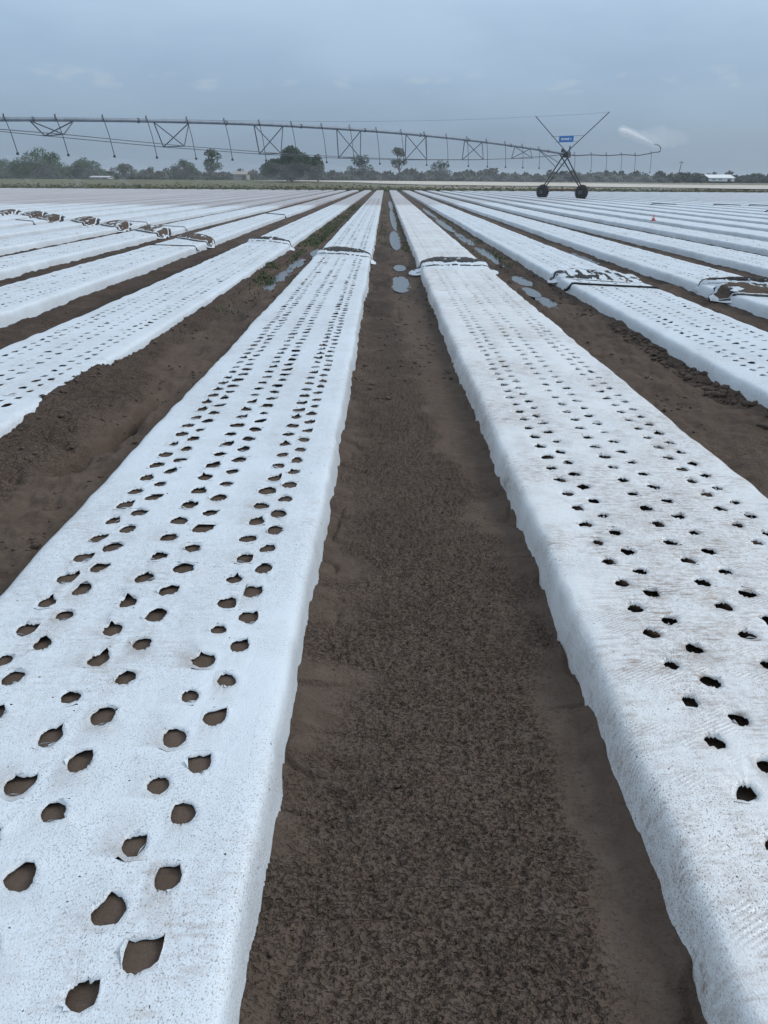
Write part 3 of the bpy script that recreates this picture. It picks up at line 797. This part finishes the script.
# drive towers (the second one stands out of view to the left and carries the near end)
def tower(tc, full):
    base = along(tc); zp = pipe_z(max(tc, 0))
    ax = PER
    w0 = base - ax * 2.25; w1 = base + ax * 2.25
    for w in (w0, w1):
        for s in (-1, 1):
            a = w + DIR * (.18 * s); a.z = .95
            b = base + (base - w).normalized() * .28 + DIR * (.55 * s); b.z = zp + .02
            PB(MB().tube([a, b], .06, 8), 'tower_leg', M_TYRE)
    a, b = w0.copy(), w1.copy(); a.z = b.z = .86
    Mb = Matrix.Rotation(math.atan2(ax.y, ax.x), 3, 'Z')
    PB(MB().box(base + Vector((0, 0, .88)), (4.3, .16, .16), Mb), 'base_beam', M_RUST)
    c = base - ax * .95 + Vector((0, 0, 2.05)); d = base + ax * 1.55 + Vector((0, 0, 2.0))
    PB(MB().tube([c, d, d + Vector((0, 0, -.45))], .03, 6), 'cross_brace', M_GALV_D)
    for w in (w0, w1):
        cc = w + Vector((0, 0, .68))
        prof = [(-.17, .34), (-.19, .52), (-.15, .62), (-.10, .655), (.10, .655), (.15, .62), (.19, .52), (.17, .34)]
        mb = MB().lathe(cc, DIR, prof, 28)
        for q in range(22):
            an = 2 * math.pi * q / 22
            for s in (-1, 1):
                Ml = Matrix.Rotation(math.atan2(DIR.y, DIR.x), 3, 'Z') @ Matrix.Rotation(an + s * .05, 3, 'X') @ Matrix.Rotation(.5 * s, 3, 'Z')
                mb.box(cc + Ml @ Vector((s * .085, 0, .665)), (.20, .05, .06), Ml)
        wo = PB(MB().lathe(cc, DIR, [(-.13, .1), (-.15, .34), (-.05, .30), (.05, .30), (.15, .34), (.13, .1)], 20), 'wheel', M_GALV_D)
        PB(mb, 'tyre', M_TYRE, False, wo)
        PB(MB().box(cc + DIR * .24, (.3, .3, .34)), 'gearbox', M_RUBBER)
    return base, zp
tower(0, True)
tower(8, True)
# knuckle, control box, masts and sign at the end tower
b0 = along(0)
PB(MB().lathe(PP(0, -.32), (0, 0, 1), [(0, .16), (.1, .2), (.5, .2), (.62, .12)], 14), 'pipe_joint', M_GALV_D)
PB(MB().box(b0 + PER * .35 + Vector((0, 0, 4.05)), (.42, .30, .5), Matrix.Rotation(.7, 3, 'Z')), 'control_box', M_RUBBER)
PB(MB().box(b0 - PER * .3 + Vector((0, 0, 4.45)), (.22, .22, .32), Matrix.Rotation(.7, 3, 'Z')), 'light_housing', M_RUBBER)
PB(MB().tube([b0 + PER * .42 + Vector((0, 0, 4.2)), b0 + PER * .5 + Vector((0, 0, 4.85))], .07, 8), 'riser_pipe', M_GALV_D)
ml = b0 - PER * 3.75 + Vector((0, 0, 7.6)); mr = b0 + PER * 4.35 + Vector((0, 0, 7.62))
PB(MB().tube([b0 + PER * .5 + Vector((0, 0, 4.0)), ml], .045, 8), 'mast_rod', M_GALV_D)
PB(MB().tube([b0 - PER * .2 + Vector((0, 0, 4.0)), mr], .045, 8), 'mast_rod', M_GALV_D)
wl = b0 - PER * 1.75 + Vector((0, 0, 5.72)); wr = b0 + PER * 1.9 + Vector((0, 0, 5.72))
PB(MB().tube([wl, wr], .018, 6), 'sign_rail', M_GALV_D)
wl2 = b0 - PER * 1.3 + Vector((0, 0, 5.22)); wr2 = b0 + PER * 1.25 + Vector((0, 0, 5.22))
PB(MB().tube([wl2, wr2], .014, 6), 'sign_rail', M_GALV_D)
# sign faces the camera side; it hangs on the rails between the two masts
Ms = Matrix.Rotation(math.atan2(PER.y, PER.x), 3, 'Z')
sc0 = b0 + Vector((0, 0, 5.47)) - DIR * -.03
sgn = PB(MB().box(sc0, (1.62, .03, .56), Ms), 'sign_board', M_BLUE)
let = MB()
fr = DIR if DIR.y < 0 else -DIR
# white word reduced to the blurred strokes that can be seen
for (cx_, w_, h_, z_) in ((-.46, .15, .19, 0), (-.30, .11, .15, -.01), (-.16, .10, .19, 0), (-.02, .11, .16, 0), (.12, .12, .17, 0), (.27, .12, .20, 0), (.48, .05, .17, 0), (.56, .05, .09, .01)):
    let.box(sc0 + PER * cx_ + fr * .022 + Vector((0, 0, z_)), (w_, .012, h_), Ms)
PB(let, 'lettering', M_WHITE, False, sgn)
# hay wire from the mast heads to the pipe
def sag(a, b, s, n=24): return [a.lerp(b, q) + Vector((0, 0, -s * 4 * q * (1 - q))) for q in np.linspace(0, 1, n)]
PB(MB().tube(sag(mr, ml, .05) + sag(ml, PP(6.0, .1), .25)[1:], .010, 5), 'stay_wire', M_GALV)
# overhang pipe with end gun
ov = [PP(t, .03 * math.sin(t * 7)) for t in np.linspace(0, -2.7, 40)]
PB(MB().tube(ov, .05, 8), 'overhang_pipe', M_HOSE, True)
ge = PP(-2.7)
gun = PB(MB().tube([ge, ge + Vector((.30, .2, .12)), ge + Vector((.34, .2, .42)), ge + Vector((.05, .05, .72)), ge + Vector((-.35, -.2, .78))], .06, 8), 'end_gun', M_HOSE, True)
PB(MB().tube([ge + Vector((-.35, -.2, .78)), ge + Vector((-.72, -.4, .84))], [.055, .03], 8), 'gun_nozzle', M_HOSE, True, gun)

# ------------------------------------------------------------------ water in the air
def outward(o):
    bm = bmesh.new(); bm.from_mesh(o.data); bmesh.ops.remove_doubles(bm, verts=bm.verts, dist=1e-5)
    bmesh.ops.recalc_face_normals(bm, faces=bm.faces); bm.to_mesh(o.data); bm.free()
def spray_mat(name, dens):
    m, nt, b = new_mat(name); nt.nodes.remove(b)
    pv = N(nt, 'ShaderNodeVolumePrincipled'); pv.inputs['Density'].default_value = dens
    pv.inputs['Color'].default_value = (.96, .98, 1, 1); pv.inputs['Anisotropy'].default_value = .2
    nt.links.new(pv.outputs[0], nt.nodes['Material Output'].inputs['Volume'])
    return m
M_SPRAY = spray_mat('fine_spray', .030)
M_JET = spray_mat('jet_core', 3.2)
M_HALO = spray_mat('jet_halo', .30)
M_PLUME = spray_mat('jet_plume', .055)
V = []; F = []
for q, tip in enumerate(TIPS):
    rs_ = np.random.default_rng(40 + q); Rm = rs_.uniform(2.5, 3.3); nr, na = 9, 28; k0 = len(V)
    for shell in (0, 1):
        for ir in range(nr):
            rr = Rm * ((ir + .0) / (nr - 1))
            for ia in range(na):
                a = 2 * math.pi * ia / na
                dz = -.16 * rr * rr * (1 + .12 * math.sin(a * 3 + q)) - (0 if shell == 0 else (.10 + .42 * (rr / Rm) ** .7 * (1 - (rr / Rm) ** 4)))
                V.append((tip.x + rr * math.cos(a) + .10 * rr + (.0), tip.y + rr * math.sin(a), tip.z + dz))
    for shell in (0, 1):
        b_ = k0 + shell * nr * na
        for ir in range(nr - 1):
            for ia in range(na):
                f = (b_ + ir * na + ia, b_ + ir * na + (ia + 1) % na, b_ + (ir + 1) * na + (ia + 1) % na, b_ + (ir + 1) * na + ia)
                F.append(f if shell else f[::-1])
    for ia in range(na):
        a0 = k0 + (nr - 1) * na + ia; a1 = k0 + (nr - 1) * na + (ia + 1) % na; c0 = a0 + nr * na; c1 = a1 + nr * na
        F.append((a0, a1, c1, c0)[::-1])
Vs = np.array(V); Vs[:, 2] = np.maximum(Vs[:, 2], .4)
mist = mesh_np('sprinkler_spray', Vs, [tuple(f) for f in F], M_SPRAY, None, True)
outward(mist)
tag(mist, 'umbrellas of fine white spray falling from the hanging sprinklers', 'water spray', kind='stuff')
def lobe(path, radii, seed, n=20, squash=1.0):
    V = []; F = []
    m = len(path)
    for i_, p_ in enumerate(path):
        d_ = (path[min(i_ + 1, m - 1)] - path[max(i_ - 1, 0)]).normalized()
        u_ = d_.cross(Vector((0, 0, 1))).normalized(); w_ = u_.cross(d_)
        for k in range(n):
            a = 2 * math.pi * k / n
            r_ = radii[i_] * (1 + .16 * float(vn(math.cos(a) * 1.3 + i_ * .35, math.sin(a) * 1.3, seed)))
            V.append(p_ + u_ * math.cos(a) * r_ + w_ * math.sin(a) * r_ * squash)
    for i_ in range(m - 1):
        for k in range(n): F.append((i_ * n + k, i_ * n + (k + 1) % n, (i_ + 1) * n + (k + 1) % n, (i_ + 1) * n + k))
    F.append(tuple(range(n))[::-1]); F.append(tuple(range((m - 1) * n, m * n)))
    return np.array([tuple(v) for v in V]), F
g0 = ge + Vector((-.72, -.4, .84)); g1 = at(619, 129.5, 93)
tq = np.linspace(0, 1, 26)
core = [g0.lerp(g1, q) + Vector((0, 0, .28 * 4 * q * (1 - q) * .5)) for q in tq]
cr_ = [(.04 + .36 * q ** 1.1) * math.sqrt(max(0.0, 1 - max(0, (q - .80) / .20) ** 2)) + .004 for q in tq]
Vj, Fj = lobe(core, cr_, 5, 20, .85)
jet = mesh_np('water_jet', Vj, Fj, M_JET, None, True)
outward(jet)
tag(jet, 'white water jet thrown by the end gun of the irrigator', 'water jet')
Vh, Fh = lobe(core, [q * 1.9 + .02 for q in cr_[:-1]] + [.004], 15, 20, .9)
outward(mesh_np('spray_sheath', Vh, Fh, M_HALO, jet, True))
for k_, (a0, a1, rr, nm) in enumerate((((626, 133), (668, 146), 1.15, 0), ((640, 135), (690, 140), 1.9, 0), ((632, 131), (662, 141), .75, 0))):
    A0 = at(a0[0], a0[1], 94 + k_ * .7); A1 = at(a1[0], a1[1], 97 + k_ * .6)
    path = [A0.lerp(A1, q) for q in np.linspace(-.0, 1, 22)]
    rad = [rr * math.sqrt(max(0.0, 1 - (2 * q - 1) ** 2)) * (1 - .35 * q) + .004 for q in np.linspace(0, 1, 22)]
    Vp, Fp = lobe(path, rad, 8 + k_, 20, .7)
    outward(mesh_np('mist_plume', Vp, Fp, M_PLUME, jet, True))

# ------------------------------------------------------------------ trees
M_BARK = plain('grey_bark', (.10, .085, .07), .9, 0, .3, 1.5)
M_LEAF_A = leaf_mat('leaf_dull_green', (.028, .056, .018), (.080, .135, .040))
M_LEAF_B = leaf_mat('leaf_dark_green', (.016, .036, .014), (.050, .088, .030))
M_LEAF_C = leaf_mat('leaf_olive', (.055, .065, .038), (.115, .120, .070))
M_SCRUB = leaf_mat('scrub_leaf', (.036, .050, .034), (.095, .105, .070))
def leaf_cloud(C, Rr, n, size, rs, flat=.75):
    """leaf-sized quads through ellipsoid clumps (C centres, Rr radii)"""
    w = Rr ** 2; k = rs.choice(len(C), n, p=w / w.sum())
    d = rs.normal(0, 1, (n, 3)); d /= np.linalg.norm(d, axis=1)[:, None]
    rad = Rr[k] * (.35 + .75 * rs.random(n) ** .55)
    P = C[k] + d * rad[:, None] * [1, 1, flat]
    q, _ = np.linalg.qr(rs.normal(0, 1, (n, 3, 3)))
    a = q[:, 0] * (size * rs.uniform(.6, 1.3, n))[:, None]; b = q[:, 1] * (size * rs.uniform(.35, .8, n))[:, None]
    V = np.stack([P - a, P + b * .8, P + a, P - b * .8], 1).reshape(-1, 3)
    F = np.arange(n * 4).reshape(-1, 4)
    return V, F
def tree(px, top, base_px, wpx, Y, label, mat, style='round', n=1500, cat='tree', trunk=True, group='trees along the far edge of the field', lean=0):
    p = at(px, hor(px), Y); x = p.x; z0 = float(terrain(np.array(Y)))
    hgt = at(px, top, Y).z - z0; wid = wpx / 838 * Y
    rs = np.random.default_rng(int(px * 7 + Y))
    root = empty('tree' if cat == 'tree' else 'bush', (x, Y, z0)); tag(root, label, cat, group)
    th = hgt * {'round': .2, 'tall': .36, 'wide': .13, 'bush': .1}[style]
    if style == 'bush': th = hgt * .12
    nl = {'round': 11, 'bush': 9, 'tall': 9, 'wide': 16}[style]
    C = []; Rr = []
    for k in range(nl):
        a = rs.uniform(0, 2 * np.pi); q = rs.random() ** .6
        zz = th + (hgt - th) * rs.uniform(.12, .86)
        e = 1 - .55 * abs((zz - th) / (hgt - th) - .40) * 1.6
        if style == 'tall': e *= .8
        C.append((lean * zz + math.cos(a) * q * wid * .36 * e, math.sin(a) * q * wid * .30 * e, zz)); Rr.append(wid * rs.uniform(.13, .23) * (.8 if style == 'tall' else 1))
    C.append((lean * hgt, 0, hgt * .9)); Rr.append(wid * .13)
    if style in ('bush', 'wide', 'round'):
        for s in (-1, 1): C.append((s * wid * .34, 0, th + (hgt - th) * .28)); Rr.append(wid * .17)
    C = np.array(C); Rr = np.minimum(np.array(Rr), hgt * .30)
    V, F = leaf_cloud(C, Rr, int(n * (1.7 if style in ('round', 'wide') else 1.2)), .20 + .018 * hgt, rs)
    V[:, 2] = np.maximum(V[:, 2], .05)
    mesh_np('crown', V, F, mat, root, False)
    mb = MB()
    mb.tube([(0, 0, -.2), (lean * th * .5 + .05, 0, th * .55), (lean * th, .05, th * 1.1), (lean * hgt * .7, 0, hgt * .7)], [hgt * .035, hgt * .028, hgt * .022, hgt * .008], 8)
    for c, q in list(zip(C, Rr))[:8]:
        mb.tube([(lean * th, 0, th * .8), ((c[0] + lean * th) * .55, c[1] * .55, th * .8 + (c[2] - th * .8) * .6), tuple(c)], [hgt * .014, hgt * .010, hgt * .004], 5)
    mb.build('trunk', M_BARK, root, True)
    return root
tree(8, 161, 183, 44, 285, 'low grey green tree at the left frame edge of the far hedge', M_LEAF_A, 'round', 1500)
tree(43, 151, 183, 62, 272, 'broad tallest tree of the left clump above the grass', M_LEAF_A, 'wide', 3400)
tree(87, 160, 183, 44, 280, 'rounded mid green tree just right of the broad tallest tree', M_LEAF_A, 'wide', 2000)
tree(124, 165, 183, 34, 276, 'squat bushy tree beside the long pale shed', M_LEAF_C, 'bush', 1400, 'bush')
tree(152, 168, 183, 30, 292, 'pale low bush between the squat bush and the pointed tree', M_LEAF_C, 'bush', 1000, 'bush')
tree(185, 160, 183, 28, 270, 'pointed bright green tree left of the tall sparse one', M_LEAF_A, 'round', 1300)
tree(213, 150, 183, 32, 268, 'tall sparse tree with a two-lobed crown', M_LEAF_A, 'tall', 950)
tree(240, 169, 182, 14, 300, 'small dark tree behind the pale roof', M_LEAF_B, 'round', 500)
tree(292, 150, 182.5, 66, 232, 'big dark spreading tree, darkest on the far field edge', M_LEAF_B, 'wide', 10000)
tree(318, 154, 182.5, 26, 240, 'dark feathery tree merging with the big spreading one', M_LEAF_B, 'tall', 900)
tree(360, 156, 182, 28, 330, 'flat-topped dark tree behind drifting spray', M_LEAF_B, 'round', 900)
tree(399, 147.5, 182, 26, 300, 'tall ragged tree with a windblown open crown', M_LEAF_C, 'tall', 620, lean=.02)
tree(440, 160, 183, 24, 320, 'dark-topped lone tree right of the ragged one', M_LEAF_B, 'round', 700)
tree(694, 173, 186, 15, 330, 'round dark bush left of the white greenhouse', M_LEAF_B, 'bush', 700, 'bush')
tree(752, 174, 187, 40, 330, 'low spreading tree near the right end of the treeline', M_LEAF_A, 'wide', 1200)
# scrub behind
rs = np.random.default_rng(3)
C = []; Rr = []
for k in range(900):
    x = rs.uniform(-190, 190); y = rs.uniform(300, 345)
    if -60 < x < -35 and y < 320: continue
    top = 2.5 + 1.3 * float(vn(x * .05, 3, 7)) + 1.0 * float(vn(x * .2, 9, 8))
    if x < -38: top += .4
    z0 = float(terrain(np.array(y)))
    rr = rs.uniform(.9, 1.9)
    C.append((x, y, z0 + max(.8, rs.uniform(.25, 1) * top - rr * .4))); Rr.append(rr)
for k in range(700):
    x = rs.uniform(-190, 190); y = rs.uniform(296, 330); C.append((x, y, float(terrain(np.array(y))) + .7)); Rr.append(rs.uniform(1.0, 1.5))
V, F = leaf_cloud(np.array(C), np.array(Rr), 70000, .75, rs, .8)
V[:, 2] = np.maximum(V[:, 2], 1.0)
scr = mesh_np('far_scrub', V, F, M_SCRUB, None, False)
tag(scr, 'continuous grey green scrub along the horizon behind the field', 'scrub', kind='stuff')

# ------------------------------------------------------------------ far buildings, pole, cone
def house(px, Y, wpx, h, label, name, cat, roofc, wallm, depth=7, ridge=.9, z_extra=0):
    p = at(px, hor(px), Y); z0 = float(terrain(np.array(Y))) + z_extra; w = wpx / 838 * Y
    root = empty(name, (p.x, Y, z0)); tag(root, label, cat)
    MB().box((0, 0, h / 2), (w, depth, h)).build('wall', wallm, root)
    e = .25; a = w / 2 + e; d = depth / 2 + e; t = .12
    V = [(-a, -d, h), (a, -d, h), (a, 0, h + ridge), (-a, 0, h + ridge), (a, d, h), (-a, d, h)]
    V += [(x, y, z + t) for x, y, z in V]
    F = [(0, 1, 2, 3), (3, 2, 4, 5), (9, 8, 7, 6), (11, 10, 8, 9), (0, 6, 7, 1), (4, 10, 11, 5), (1, 7, 8, 2), (2, 8, 10, 4), (0, 3, 9, 6), (3, 5, 11, 9)]
    MB().add(V, F).build('roof', roofc, root)
    door = MB().box((w * .3, -depth / 2 - .02, min(1.0, h * .42)), (1.2, .06, min(2.0, h * .84))).build('door', M_GALV_D, root)
    for k in (-.3, -.05): MB().box((w * k, -depth / 2 - .02, h * .55), (1.3, .06, h * .35)).build('window', M_GALV, root)
    return root
M_WROOF = plain('white_plastic_roof', (.78, .80, .82), .45, 0, .05, .5)
M_SHEDROOF = plain('faded_sheet_metal', (.48, .49, .50), .6, 0, .1, .5)
M_TROOF = plain('tan_roof', (.30, .27, .25), .8, 0, .1, .5)
house(716, 300, 25, 1.0, 'long white greenhouse far behind the field on the right', 'greenhouse', 'greenhouse', M_WROOF, M_WHITE, 9, 1.1, .6)
house(102, 262, 18, .35, 'long low pale shed below the left trees', 'shed', 'shed', M_SHEDROOF, M_SHEDROOF, 5, .35, .25)
house(242, 290, 13, 1.6, 'small house with a pale tan roof left of the big dark tree', 'house', 'house', M_TROOF, M_TROOF, 7, 1.0, .2)
p = at(678, 183, 300); q = at(679.5, 161, 300)
pole = empty('utility_pole', (p.x, 300, float(terrain(np.array(300.))))); tag(pole, 'thin leaning utility pole above the scrub on the right', 'pole')
MB().tube([(-.5, 0, -.3), (.25, 0, q.z - pole.location.z)], [.17, .12], 8).build('shaft', M_BARK, pole)
MB().box((.2, 0, q.z - pole.location.z - .5), (1.6, .12, .14)).build('crossarm', M_BARK, pole)

M_ORANGE = plain('orange_plastic', (.65, .17, .13), .5, 0, .08, 6)
cp = at(653.5, 219.5, 33.5)
ib = round((cp.x - 1.32) / 2.1)
cone = empty('traffic_cone', (cp.x, cp.y, .166)); tag(cone, 'small orange cone standing on a far white bed', 'cone')
MB().box((0, 0, .012), (.19, .19, .024)).build('base', M_ORANGE, cone)
MB().lathe((0, 0, .024), (0, 0, 1), [(0, .075), (.09, .055)], 18).lathe((0, 0, .159), (0, 0, 1), [(0, .038), (.085, .016)], 18).build('body', M_ORANGE, cone, True)
MB().lathe((0, 0, .114), (0, 0, 1), [(0, .056), (.045, .040)], 18).build('white_band', M_WHITE, cone, True)

# ------------------------------------------------------------------ light, sky
SUN_EL, SUN_AZ = 40, 80                                   # azimuth measured from +Y towards +X
w = bpy.data.worlds.new('World'); SC.world = w; w.use_nodes = True
nt = w.node_tree; bg = nt.nodes['Background']; bg.inputs['Strength'].default_value = .1
sky = N(nt, 'ShaderNodeTexSky', sky_type='NISHITA'); sky.sun_disc = False; sky.sun_elevation = R(SUN_EL); sky.sun_rotation = R(SUN_AZ)
sky.air_density = 1.0; sky.dust_density = 2.0
tc = N(nt, 'ShaderNodeTexCoord'); sp = N(nt, 'ShaderNodeSeparateXYZ'); nt.links.new(tc.outputs['Generated'], sp.inputs[0])
cr = N(nt, 'ShaderNodeValToRGB'); nt.links.new(sp.outputs['Z'], cr.inputs[0])
stops = [(0.0, (.29, .40, .53)), (.045, (.325, .45, .60)), (.11, (.445, .62, .825)), (.19, (.575, .775, 1.0)), (.45, (.72, .86, 1.01)), (1.0, (.98, 1.10, 1.23))]
GAIN = 7.2
e = cr.color_ramp.elements
while len(e) < len(stops): e.new(.5)
for el, (p_, c_) in zip(e, stops): el.position = p_; el.color = (*c_, 1)
mp = N(nt, 'ShaderNodeMapping'); mp.inputs['Scale'].default_value = (1.5, 1.5, 5); nt.links.new(tc.outputs['Generated'], mp.inputs['Vector'])
cl = noise(nt, mp.outputs[0], 2.2, 5, .55)
base = mix(nt, mapr(nt, cl, .3, .7), (.90, .91, .93), (1.07, 1.06, 1.05))
col = mix(nt, 1.0, cr.outputs[0], base, 'MULTIPLY')
# a few pale cloud scraps low in the sky
mp2 = N(nt, 'ShaderNodeMapping'); mp2.inputs['Scale'].default_value = (24, 24, 70); nt.links.new(tc.outputs['Generated'], mp2.inputs['Vector'])
c2 = noise(nt, mp2.outputs[0], 1.0, 4, .5)
band = math_(nt, 'MULTIPLY', mapr(nt, sp.outputs['Z'], .088, .096), mapr(nt, sp.outputs['Z'], .118, .106))
scr_ = math_(nt, 'MULTIPLY', mapr(nt, c2, .56, .70), band)
col = mix(nt, math_(nt, 'MULTIPLY', scr_, .40), col, (.62, .72, .82))
sc_ = N(nt, 'ShaderNodeVectorMath', operation='SCALE'); nt.links.new(col, sc_.inputs[0]); sc_.inputs['Scale'].default_value = GAIN
fin = mix(nt, .10, sc_.outputs[0], sky.outputs[0])
nt.links.new(fin, bg.inputs['Color'])
sl = bpy.data.lights.new('sun', 'SUN'); sl.energy = 1.5; sl.angle = R(24); sl.color = (1, .97, .93)
so = bpy.data.objects.new('sun', sl); COL.objects.link(so)
sd_ = Vector((math.sin(R(SUN_AZ)) * math.cos(R(SUN_EL)), math.cos(R(SUN_AZ)) * math.cos(R(SUN_EL)), math.sin(R(SUN_EL))))
so.rotation_euler = sd_.to_track_quat('Z', 'Y').to_euler()

# ------------------------------------------------------------------ haze
HAZE = .0004
if HAZE > 0:
    m, nt, b = new_mat('haze'); nt.nodes.remove(b)
    pv = N(nt, 'ShaderNodeVolumePrincipled'); pv.inputs['Density'].default_value = HAZE; pv.inputs['Color'].default_value = (.78, .86, .95, 1); pv.inputs['Anisotropy'].default_value = 0
    nt.links.new(pv.outputs[0], nt.nodes['Material Output'].inputs['Volume'])
    V = [(x, y, z) for x in (-1520, 1520) for y in (-50, 1520) for z in (-1.2, 16)]
    hz = mesh_np('haze', np.array(V), [(0, 1, 3, 2), (4, 6, 7, 5), (0, 4, 5, 1), (2, 3, 7, 6), (0, 2, 6, 4), (1, 5, 7, 3)], m, None, False)
    tag(hz, 'thin rainy haze over the whole field', 'haze', kind='stuff')

# ------------------------------------------------------------------ render settings
SC.view_settings.view_transform = 'Standard'; SC.view_settings.look = 'None'; SC.view_settings.exposure = .15; SC.view_settings.gamma = 1
SC.view_settings.use_curve_mapping = False
SC.render.engine = 'CYCLES'
SC.cycles.max_bounces = 6; SC.cycles.transparent_max_bounces = 24; SC.cycles.volume_bounces = 3
SC.cycles.use_denoising = True
